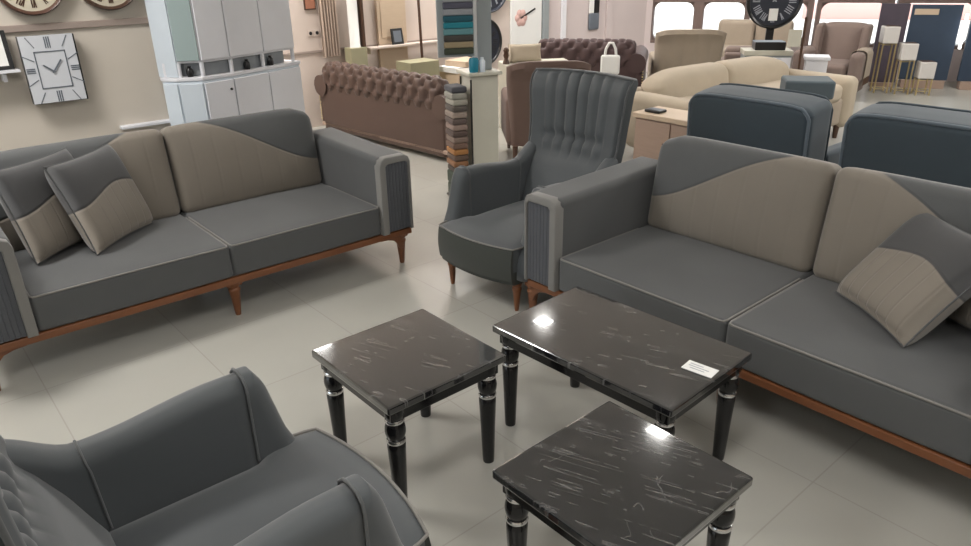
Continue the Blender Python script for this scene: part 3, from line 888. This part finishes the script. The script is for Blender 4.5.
tag(MB().lathe([(0, 0), (.03, 0), (.034, .02), (.036, .08), (.030, .095), (.026, .10)], 16).build('vase', 'teal', loc=tuple(xr @ Vector((-.075, -.09, .9255)))), 'small teal blue vase on the cap of the cream pillar', 'vase')
tag(MB().lathe([(0, 0), (.022, 0), (.022, .075), (.012, .085), (.012, .10)], 14).build('bottle', 'cool_white', loc=tuple(xr @ Vector((-.015, -.10, .9255)))), 'small pale bottle beside the teal vase on the pillar cap', 'bottle')

# ------------------------------------------------------------------ rear wall things
def on_rear(u, z): x, y = frame2(u, 3.848); return (x, y, z)
t = round_clock('round black clock on rear wall, half hidden behind the grey post', .29, on_rear(4.894, 0.688), 40, 'black', 'face_navy', 'black', 'dark round clocks on the rear wall')
t = round_clock('round navy clock on rear wall at the top edge, above the round black one', .30, on_rear(5.0, 1.329), 40, 'face_navy', 'face_navy', 'numeral_light', 'dark round clocks on the rear wall')
# pale art board with a pink flower and a dark slanted stroke
t = thing('wall_art', 'pale art board with pink flower patch and a dark slanting stroke', 'picture', on_rear(5.61, 0.44), 40)
MB().box(-.27, .27, -.03, 0, 0, .72, .004).build('board', 'paper', t)
M['pink'] = mat_plain('petal_pink', (.62, .40, .36), .7, .1)
fl_ = MB()
for k in range(6):
    a = k*PI/3; fl_.lathe([(0, 0), (.05, 0), (.045, .004), (0, .006)], 12, xf=Matrix.Translation((-.10+.06*math.cos(a), -.031, .50+.06*math.sin(a))) @ Matrix.Rotation(PI/2, 4, 'X'))
fl_.build('flower', 'pink', t)
MB().box(-.12, .16, -.036, -.031, -.010, .012, .001, xf=Matrix.Translation((0, 0, .54)) @ Matrix.Rotation(R(-22), 4, 'Y')).build('stroke', 'black', t)
# curtain
n = 40
def Pc(u, v): return (-.10+.20*u, -.05+.018*math.sin(u*6*2*PI), .72+1.1*v)
t = thing('curtain', 'narrow beige hanging curtain on the rear wall right of the white hutch', 'curtain', on_rear(2.742, 0), 40)
MB().sheet(Pc, lambda u, v: (Pc(u, v)[0], Pc(u, v)[1]+.006, Pc(u, v)[2]), n, 4).build('cloth', 'curtain', t)
MB().tube([(-.14, -.05, 1.83), (.14, -.05, 1.83)], .010).build('rod', 'dark_wood', t)
t = thing('wall_art', 'small rust brown picture at the top edge beside the white hutch', 'picture', on_rear(2.554, 1.2), 40)
MB().box(-.055, .07, -.02, 0, 0, .22, .003).build('frame', 'dark_wood', t); M['rust'] = mat_plain('rust_paint', (.36, .15, .09), .7, .2); MB().box(-.045, .06, -.023, -.0205, .012, .21, 0).build('picture', 'rust', t)
for k in range(2):
    t = thing('wall_socket', ['left-hand black socket hole plate on the rear wall beside the hutch', 'right-hand black socket hole plate on the rear wall, nearer the curtain'][k], 'socket', on_rear(2.539+.075*k, 0.97), 40, 'wall sockets')
    MB().box(-.03, .03, -.008, 0, -.03, .03, .003).build('plate', 'plaster_pink', t)
    MB().lathe([(0, 0), (.018, 0), (.018, .003), (0, .003)], 14, xf=Matrix.Translation((0, -.008, 0)) @ Matrix.Rotation(PI/2, 4, 'X')).build('socket_hole', 'black', t)
t = thing('door_panel', 'tall pale beige door leaf leaning on the rear wall', 'door', on_rear(3.535, 0), 40)
MB().box(-.19, .19, -.04, 0, .0, 2.0, .004).build('leaf', 'pale_wood', t)
MB().box(-.15, .15, -.046, -.0405, .86, 1.85, .006).build('raised_panel', 'pale_wood', t)
t = thing('lamp_pedestal', 'beige box pedestal with a tall white lamp tube, behind brown tufted sofa', 'lamp', (*frame2(3.0, 3.74), 0), 40)
MB().box(-.10, .10, -.07, .07, 0, .80, .005).build('pedestal', 'olive', t); MB().lathe([(0, .80), (.06, .80), (.06, .815), (.055, .82), (.055, 1.35), (0, 1.35)], 20).build('lamp_tube', 'paper', t)
MB().box(.07, .10, -.06, .06, .80, 1.45, .004).build('dark_back', 'dark_wood', t)
# shelf on rear wall with a black frame
t = thing('wall_ledge', 'pale ledge shelf running along the rear wall behind the brown tufted sofa', 'shelf', on_rear(3.702, 0.762), 40)
MB().box(-.55, .62, -.165, -.048, 0, .022, .003).build('board', 'plaster_pink', t)
for q in (-.52, .58): MB().box(q-.012, q+.012, -.14, 0, -.05, -.0005, .002).build('bracket', 'plaster_pink', t)
t = thing('picture_frame', 'small black picture frame standing on the rear wall ledge', 'picture', (*frame2(3.55, 3.735), 0.7845), 40)
xk = Matrix.Rotation(R(-10), 4, 'X')
MB().box(-.075, .075, -.008, .008, 0, .17, .002, xf=xk).build('frame', 'black', t); MB().box(-.05, .05, -.010, -.0085, .025, .145, 0, xf=xk).build('picture', 'numeral_grey', t)
t = thing('standing_rod', 'thin dark upright rod against the rear wall right of the beige door', 'rod', (*frame2(3.80, 3.62), .0), 40)
MB().tube([(0, 0, .0), (0, .03, 1.0), (0, .06, 2.0)], .016, 10).build('pole', 'dark_wood', t)
MB().lathe([(0, 0), (.07, 0), (.07, .015), (.015, .02)], 16).build('foot', 'dark_wood', t)
tag(MB().box(-.19, .19, -.14, .14, 0, .64, .004).build('storage_box', 'olive', loc=(*frame2(3.55, 3.38), 0), rot=(0, 0, R(40))), 'olive cardboard box rising behind the brown tufted sofa', 'box')
for k, (u, v, z0, w, d, hh) in enumerate(((4.05, 3.2, 0, .42, .35, .50), (4.0, 3.2, .5005, .38, .30, .06), (4.07, 3.18, .561, .36, .30, .06))):
    tag(MB().box(-w/2, w/2, -d/2, d/2, 0, hh, .004).build('stacked_board', 'pale_wood' if k != 1 else 'paper', loc=(*frame2(u, v), z0), rot=(0, 0, R(40+5*k))),
        ['pale wooden box under two boards, left of the swatch stand', 'white board in the middle of the pale stack left of the swatch stand', 'pale board topmost on the stack left of the swatch stand'][k], 'board')
# wall pilasters and sconce on the rear wall
for k, (u, w) in enumerate(((5.95, .05), (6.29, .04), (7.22, .06))):
    struct(wallbox(u-w, u+w, 3.80, 3.848, 0, H, .004).build('trim_%d' % (k+3), ('post_grey', 'white', 'plaster_lilac')[k]))
struct(wallbox(6.03, 8.1, 3.83, 3.849, .0, H, .0).build('trim_6', 'plaster_lilac'))
t = thing('wall_sconce', 'slim dark and white wall lamp on far lilac wall', 'lamp', on_rear(6.895, 0.699), 40)
MB().box(-.10, .10, -.055, -.02, 0, .22, .02).build('holder', 'numeral_grey', t); MB().box(-.10, -.01, -.05, -.021, .22, .75, .01).build('white_half', 'paper', t); MB().box(.0, .10, -.05, -.021, .22, .75, .01).build('dark_half', 'black', t)

# ------------------------------------------------------------------ plain chair backs and sofas further back
def make_easy_chair(name, label, loc, rz, W, Hh, mat, group=None, flutes=0, curl=.0, pipe=None, D=.75, t_=.12, arm_h=.58, cat='armchair'):
    """front at y=0 facing -y, back at y=D"""
    t = thing(name, label, cat, loc, rz, group); h = W/2
    def P(u, v, back):
        a = 2*u-1; z = .16 + (Hh-.16)*v
        y = D-.16 + .14*(z-.4) + curl*smooth(.8, 1, v)
        if flutes and not back: y -= .012*abs(math.sin(flutes*PI*u))**.5
        if flutes and back: y += .010*abs(math.sin(flutes*PI*u))**.5
        x = a*h*(.92 + .08*smooth(.2, .9, v))
        y -= .05*abs(a)**4
        z += -.045*abs(a)**5*smooth(.7, 1, v)
        e = max(smooth(.93, 1, abs(a)), smooth(.96, 1, v))
        y += (t_ - .035*e) if back else .03*e
        return (x, y, z)
    MB().sheet(lambda u, v: P(u, v, False), lambda u, v: P(u, v, True), 48, 16).build('backrest', mat, t)
    if pipe:
        for off in (False, True):
            pts = [P(0, .4+.6*k/10, off) for k in range(11)] + [P(k/16, 1, off) for k in range(1, 16)] + [P(1, 1-.6*k/10, off) for k in range(11)]
            MB().tube(pts, .009, 8).build('piping', pipe, t)
    MB().soft((0, D/2-.08, .28), (h-.09, D/2-.09, .13), .04, 6).build('seat_cushion', mat, t)
    for s in (-1, 1): MB().soft((s*(h-.06), D/2-.06, .36), (.06, D/2-.06, arm_h/2-.08), .05, 6).build('arm', mat, t)
    for x in (-h+.07, h-.07):
        for y in (.07, D-.06): MB().lathe([(0, 0), (.014, 0), (.022, .12), (.024, .17)], 12, (x, y, 0)).build('leg', 'dark_wood', t)
    return t
nv = 'navy armchairs behind the right-hand sofa'
def make_navy(label, loc):
    """navy chair with a thick box back, outer back towards +y local (faces away)"""
    t = thing('navy_armchair', label, 'armchair', loc, -49.5+180, nv)
    W = .80; h = W/2
    def fn(a, b, c, q):
        q.z -= .03*abs(a)**6*max(0, c); q.y += .05*(q.z+.3)
        if b > 0: q.y += .012*(1-a*a)*(1-c*c)
        if c > 0: q.z -= (.03*max(0, b) + .012*(1-(abs(b))))*c
        return q
    bk = MB().soft((0, -.14, .55), (h, .14, .36), .045, 8, fn).build('backrest', 'navy', t)
    for sg in (-1, 1):
        def Q(x, zr):
            a = x/h
            y = -.14 + sg*(.14-.010) + .05*(zr+.3)
            return (x, y, .55 + zr - .03*abs(a)**6*max(0, zr/.36) - (.03*max(0, sg)*max(0, zr/.36)))
        e = h-.010; tp = .36-.006
        pts = [Q(-e, z) for z in (-.28, -.1, .1, .25, .30)] + [Q(-e+.012, tp-.030), Q(-e+.035, tp-.008)] + [Q(-e+.05+(2*e-.10)*k/12, tp) for k in range(13)] + [Q(e-.035, tp-.008), Q(e-.012, tp-.030)] + [Q(e, z) for z in (.30, .25, .1, -.1, -.28)]
        MB().tube(pts, .010, 8).build('piping', 'navy_pipe' if sg > 0 else 'navy', bk)
    MB().soft((0, -.56, .32), (h-.10, .29, .12), .04, 6).build('seat_cushion', 'navy', t)
    for s in (-1, 1): MB().soft((s*(h-.05), -.55, .36), (.05, .29, .21), .03, 5).build('arm', 'navy', t)
    MB().box(-h+.02, h-.02, -.84, -.02, .14, .20, .01).build('base', 'navy', t)
    for x in (-h+.07, h-.07):
        for y in (-.08, -.78): MB().lathe([(0, 0), (.014, 0), (.022, .10), (.024, .14)], 12, (x, y, 0)).build('leg', 'dark_wood', t)
    return t
make_navy('navy armchair back with light piping, behind the left cushion of right-hand sofa', (1.585, 4.32, 0))
make_navy('navy armchair back with light piping, at the right edge behind right-hand sofa', (2.25, 3.62, 0))

make_easy_chair('brown_armchair', 'plain brown armchair back between cream pillar and the channelled armchair', (.52, 6.84, 0), 183, .70, .88, 'brown_chair', curl=.03)
tag(MB().box(-.35, .35, -.2, .2, 0, .685, .005).build('console_block', 'cream', loc=(.55, 7.55, 0), rot=(0, 0, R(10))), 'low cream block behind the brown armchair, carrying a beige cushion', 'console')
cu = copy_tree(p0); cu['label'] = 'beige cushion lying behind the brown armchair under the pale art board'; cu['group'] = 'loose cushions further back'; cu.name = 'beige_cushion'
cu.location = (.44, 7.50, .688); cu.rotation_euler = (R(-14), 0, R(8)); cu.scale = (.75, .9, .40)
for ch in cu.children:
    ch.data = ch.data.copy(); ch.data.materials.clear(); ch.data.materials.append(M['beige'])
t = tag(MB().lathe([(0, 0), (.035, 0), (.028, .03), (.018, .05), (.03, .08), (.022, .11), (.03, .13), (.018, .155), (0, .16)], 14).build('figurine', 'dark_wood', loc=(.245, 7.43, .6855)), 'small dark figurine at the left of the beige cushion', 'figurine')
# white strappy bag on dark sofa
t = thing('shopping_bag', 'small white loop-handled bag hung over the dark brown tufted sofa', 'bag', (1.36, 7.86, .62), -12)
MB().soft((0, 0, -.02), (.10, .03, .10), .025, 4).build('bag_body', 'paper', t)
MB().tube([(-.06, 0, .06), (-.05, 0, .14), (-.02, 0, .20), (.02, 0, .20), (.05, 0, .14), (.06, 0, .06)], .014, 8).build('handle', 'paper', t)

# tan low sideboard
t = thing('low_sideboard', 'low tan sideboard with pale top between channelled armchair and navy chair', 'sideboard', (1.16, 5.55, 0), -49)
MB().box(.01, .67, .02, .30, .05, .525, .006).build('body', 'tan_wood', t); MB().box(-.01, .69, -.005, .32, .525, .565, .008).build('top', 'pale_wood', t)
MB().box(.03, .65, .04, .28, 0, .05, 0).build('plinth', 'dark_wood', t)
dd = [MB().box(.018+k*.326, .335+k*.326, .005, .02, .07, .515, .003).build('door', 'tan_wood', t) for k in range(2)]
for k, d in enumerate(dd): MB().lathe([(0, 0), (.008, 0), (.010, .014), (0, .016)], 10, xf=Matrix.Translation((.295+k*.09, .006, .36)) @ Matrix.Rotation(PI/2, 4, 'X')).build('knob', 'dark_wood', d)
tag(MB().soft((0, 0, .012), (.07, .05, .011), .009, 3).build('tray', 'black', loc=(1.32, 5.52, .5655), rot=(0, 0, R(-49))), 'flat dark tray on the left end of the low tan sideboard', 'tray')

# beige sofa
def make_beige_sofa():
    t = thing('beige_sofa', 'long plump beige sofa with rounded back behind the first navy chair', 'sofa', (2.66, 6.29, 0), 35)
    h = .98
    MB().soft((0, .42, .27), (h-.05, .40, .13), .04, 6).build('base', 'beige_dark', t)
    for s in (-1, 1):
        MB().soft((s*.44, .30, .45), (.425, .30, .08), .05, 7).build('seat_cushion', 'beige', t)
        def fn(a, b, c, q, s=s):
            q.z -= .10*max(0, s*a)**3*max(0, c); q.y += .15*(q.z+.2)
            q.y -= .05*(1-a*a)*(1-c*c)*(b < 0)
            return q
        MB().soft((s*.47, .72, .545), (.49, .13, .19), .09, 9, fn).build('back_cushion', 'beige', t)
        def fa(a, b, c, q):
            return q
        MB().soft((s*(h+.06), .43, .34), (.10, .43, .24), .07, 6, fa).build('arm', 'beige', t)
    MB().soft((0, .86, .36), (h+.05, .06, .24), .05, 6).build('outside_back', 'beige_dark', t)
    for x in (-h, h):
        for y in (.08, .82): MB().lathe([(0, 0), (.02, 0), (.028, .11), (.028, .15)], 12, (x, y, 0)).build('leg', 'dark_wood', t)
    return t
make_beige_sofa()
M['lilac'] = mat_plain('lilac_sheet', (.50, .42, .52), .4, .06)
t = thing('upholstered_stool', 'tall grey-blue upholstered stool just behind the first navy chair', 'stool', (2.44, 5.50, 0), -14)
MB().soft((0, 0, .40), (.155, .13, .27), .02, 5).build('body', 'greyblue', t); MB().soft((0, 0, .735), (.172, .145, .065), .018, 6).build('seat', 'greyblue', t)
for sx in (-1, 1):
    for sy in (-1, 1): MB().lathe([(0, 0), (.012, 0), (.018, .13)], 10, (sx*.11, sy*.09, 0)).build('leg', 'dark_wood', t)
make_easy_chair('fluted_armchair', 'beige fluted wing armchair back under the far windows, behind the beige sofa', (2.43, 9.12, 0), 172, .76, .90, 'beige_dark', flutes=5, curl=.05, D=.82, arm_h=.6)
def make_bench_sofa(name, label, loc, rz, W, Hh, mat, nc, group=None):
    t = thing(name, label, 'sofa', loc, rz, group); h = W/2
    MB().soft((0, .4, .24), (h, .38, .12), .03, 5).build('base', mat, t)
    for k in range(nc):
        w = W/nc; cx_ = -h + w*(k+.5)
        MB().soft((cx_, .34, .40), (w/2-.005, .30, .07), .04, 5).build('seat_cushion', mat, t)
        MB().soft((cx_, .68, .36+(Hh-.36)/2), (w/2-.008, .10, (Hh-.36)/2), .06, 6).build('back_cushion', mat, t)
    MB().soft((0, .80, (Hh-.1)/2+.06), (h, .05, (Hh-.14)/2), .03, 5).build('outside_back', mat, t)
    for x in (-h+.06, h-.06):
        for y in (.08, .76): MB().lathe([(0, 0), (.02, 0), (.025, .13)], 10, (x, y, 0)).build('leg', 'dark_wood', t)
    return t
make_bench_sofa('brown_sofa', 'greyish brown armless sofa beyond the fluted beige armchair', (3.36, 9.38, 0), 165, .66, .66, 'mauve', 1)
make_bench_sofa('window_sofa', 'pale beige sofa under the left shop windows, furthest back', (3.60, 9.92, 0), -20, 1.0, .80, 'beige_dark', 2)

# black clock on a console
t = thing('console_table', 'pale grey console table below the big black clock', 'console', (3.10, 8.1, 0), -10)
MB().box(-.26, .24, -.15, .15, .65, .70, .004).build('top', 'cream', t); MB().box(-.25, .23, -.14, .14, .02, .65, .004).build('body', 'post_grey', t)
for k in range(2): 
    d = MB().box(-.245+.24*k, -.015+.24*k, -.152, -.1405, .05, .63, .003).build('drawer', 'white', t)
    MB().lathe([(0, 0), (.008, 0), (.01, .014), (0, .016)], 10, xf=Matrix.Translation((-.13+.24*k, -.152, .5)) @ Matrix.Rotation(PI/2, 4, 'X')).build('knob', 'black', d)
tag(MB().box(-.17, .14, -.11, .11, 0, .085, .006).build('black_box', 'black', loc=(3.12, 8.09, .7005), rot=(0, 0, R(-10))), 'flat black box on the pale console under the big clock', 'box')
t = round_clock('big round black clock with pale numerals, standing over the pale console', .285, (3.08, 8.04, 1.20), -8, 'black', 'face_navy', 'numeral_light', None)
MB().box(-.04, .04, .0005, .025, -.40, .1, .004).build('stand_leg', 'black', t)
MB().box(-.045, .045, -.042, -.034, -.20, -.08, .002).build('paper_tag', 'paper', t)
t = thing('sign_stand', 'thin dark stand holding a small cream card beside the big black clock', 'stand', (3.30, 7.75, 0), -8)
MB().tube([(0.02, 0, .012), (0.02, 0, 1.05)], .014, 10).build('pole', 'dark_wood', t); MB().lathe([(0, 0), (.11, 0), (.11, .012), (.02, .02)], 20, (0.02, 0, 0)).build('foot', 'dark_wood', t)
MB().box(-.13, .0, -.008, .008, .76, .93, .002).build('card', 'cream', t)
MB().tube([(-.06, 0, .84), (.02, 0, .84)], .006).build('bracket', 'dark_wood', t)
t = thing('side_table', 'small white side table left of the brown recliner', 'table', (3.66, 8.12, 0), -20)
MB().box(-.13, .13, -.13, .13, .585, .62, .006).build('top', 'white', t); MB().box(-.11, .11, -.11, .11, .03, .585, .004).build('body', 'white', t); MB().box(-.12, .12, -.12, .12, 0, .03, .003).build('base', 'white', t)
# recliner
t = thing('recliner', 'brown recliner armchair facing left in front of the bright window', 'armchair', (4.20, 9.00, 0), -38)
def fn(a, b, c, q):
    q.z -= .05*abs(a)**5*max(0, c); q.y += .22*(q.z+.3); q.y -= .03*(1-a*a)*(1-c*c)*(b < 0); return q
MB().soft((0, .62, .60), (.32, .10, .33), .07, 8, fn).build('backrest', 'mauve', t)
for s in (-1, 1): MB().soft((s*.30, .56, .66), (.05, .13, .26), .045, 6, lambda a, b, c, q: Vector((q.x, q.y+.22*q.z, q.z))).build('wing', 'mauve', t)
MB().soft((0, .24, .36), (.26, .32, .10), .06, 7).build('seat_cushion', 'mauve', t)
MB().soft((0, .34, .17), (.36, .36, .13), .03, 5).build('base', 'mauve', t)
for s in (-1, 1): MB().soft((s*.36, .24, .42), (.085, .34, .20), .07, 6).build('arm', 'mauve', t)
t = thing('throw_blanket', 'fringed pale blanket draped over the right arm of the brown recliner', 'blanket', (4.20, 9.00, 0), -38)
def Pb_(u, v):
    a = -1.0 + 2.0*v; ang = a*PI/2
    x = .36 + .10*math.sin(ang) if abs(a) < 1 else .36
    s = v*1.0
    # wraps over the arm: inner side, top, outer side
    if v < .35: return (.262-.004*math.sin(u*30), .06+.34*u, .40+.18*v/.35)
    if v < .65: q = (v-.35)/.3*PI; return (.36-.098*math.cos(q), .06+.34*u, .585+.055*math.sin(q))
    return (.460+.004*math.sin(u*30), .06+.34*u, .585-.30*(v-.65)/.35)
MB().sheet(Pb_, lambda u, v: tuple(Vector(Pb_(u, v)) + Vector((0 if .35 < v < .65 else (-.006 if v < .4 else .006), 0, .006 if .35 < v < .65 else 0))), 20, 20).build('cloth', 'beige_dark', t)
fr = MB()
for k in range(16): fr.tube([(.462, .07+.021*k, .29), (.466, .07+.021*k, .24), (.464, .072+.021*k, .19)], .004, 5)
fr.build('fringe', 'dark_wood', t)

for o_ in C.objects:
    if o_.name in ('recliner', 'throw_blanket'): o_.scale = (.9, .9, .9)
# plant pots on wire stands
def pot(x, y, hz, label):
    t = thing('plant_stand', label, 'planter', (x, y, 0), -12, 'white pots on gold wire stands')
    w = .09
    MB().box(-w, w, -w, w, hz-.20, hz, .012).build('pot', 'pot_white', t)
    MB().box(-w+.015, w-.015, -w+.015, w-.015, hz-.0, hz+.004, .001).build('soil', 'dark_wood', t)
    for sx in (-1, 1):
        for sy in (-1, 1): MB().tube([(sx*.075, sy*.075, 0), (sx*.075, sy*.075, hz-.20)], .010, 8).build('leg', 'gold', t)
    for z_ in (.05, hz-.215):
        if z_ > .02: MB().tube([(-.075, -.075, z_), (.075, -.075, z_), (.075, .075, z_), (-.075, .075, z_)], .008, 6, closed=True).build('wire_ring', 'gold', t)
pot(5.06, 9.32, .80, 'tallest square white pot on gold wire legs, left of three')
pot(5.26, 9.20, .61, 'middle-height square white pot on gold wire legs, second of three')
pot(5.47, 9.10, .40, 'lowest square white pot on gold wire legs, right of three')
# display panels behind the pots
def panel(label, x, y, rz, w, z0, z1, mat, extra=None):
    t = thing('display_panel', label, 'panel', (x, y, 0), rz, 'display panels at the right windows')
    MB().box(-w/2, w/2, 0, .05, z0, z1, .006).build('board', mat, t)
    MB().box(-w/2+.03, w/2-.03, -.05, .10, 0, z0, .004).build('base', 'tan_wood', t)
    return t
t = panel('dark plum upright panel behind the tallest white pot', 5.30, 9.74, -20, .33, .05, 1.03, 'plum_panel')
t = panel('navy upright panel with beige label strip, behind the lower white pots', 5.74, 9.57, -20, .56, .10, 1.02, 'navy_panel')
MB().box(-.25, .02, -.006, -.0005, .90, .97, .001).build('label_strip', 'pale_wood', t)
t = panel('navy upright panel at the right edge of photo', 6.33, 9.34, -20, .48, .10, 1.02, 'navy_panel')
tag(MB().box(-.015, .015, -.03, .0, .50, .92, .004).build('light_strip', 'tube', loc=(6.03, 9.42, 0), rot=(0, 0, R(-20))), 'slim white light strip between the two navy panels', 'lamp')

# ------------------------------------------------------------------ lights
def downlight(x, y, label):
    t = thing('ceiling_spotlight', label, 'lamp', (x, y, H), -49.5, 'square ceiling downlights')
    MB().box(-.10, .10, -.10, .10, -.03, -.0005, .004).build('housing', 'black', t)
    MB().box(-.085, .085, -.085, .085, -.034, -.0305, .02).build('diffuser', 'lamp', t)
downlight(.64, 7.19, 'square ceiling downlight over the far end of the shop'); downlight(1.47, 5.11, 'square ceiling downlight over the navy armchairs')
def fill_light(x, y, sx, sy, power, rz=40, col=(1, .97, .93)):  # added fill lights out of view, brightening the room and its walls
    t = thing('fill_panel', 'flat white fill light panel added on the ceiling, out of view', 'lamp', (x, y, H), rz, 'added fill light panels')
    MB().box(-sx/2-.02, sx/2+.02, -sy/2-.02, sy/2+.02, -.03, -.0005, .004).build('housing', 'white', t)
    MB().box(-sx/2, sx/2, -sy/2, sy/2, -.034, -.0305, .001).build('diffuser', 'fill_emit', t)
    d = bpy.data.lights.new('fill_glow', 'AREA'); d.shape = 'RECTANGLE'; d.size = sx; d.size_y = sy; d.energy = power; d.color = col
    o = bpy.data.objects.new('fill_glow', d); C.objects.link(o); o.parent = t; o.location = (0, 0, -.04)
for (x, y, pw) in ((-2.7, 2.9, 64), (.2, 1.2, 19), (3.4, 1.8, 28), (-1.6, -.8, 20), (1.8, -1.2, 20), (3.9, 4.6, 60), (5.6, 7.0, 60), (-2.3, 6.55, 75), (.0, 8.55, 70), (3.0, 9.4, 55)):
    if pw: fill_light(x, y, 1.2, .6, pw)
    
# daylight at the windows: sun outside and a bright sky
sd = bpy.data.lights.new('sun', 'SUN'); sd.energy = 4.0; sd.angle = R(3); sd.color = (1, .96, .9)
so = bpy.data.objects.new('sun', sd); C.objects.link(so); so.rotation_euler = Vector((.25, .35, -1)).to_track_quat('-Z', 'Y').to_euler()
w = bpy.data.worlds.new('world'); bpy.context.scene.world = w; w.use_nodes = True
bg = w.node_tree.nodes['Background']; bg.inputs['Color'].default_value = (.85, .93, 1.0, 1); bg.inputs['Strength'].default_value = 2.2

vs_ = bpy.context.scene.view_settings
vs_.view_transform = 'Standard'; vs_.look = 'None'; vs_.gamma = 1; vs_.use_curve_mapping = False; vs_.exposure = 0.0
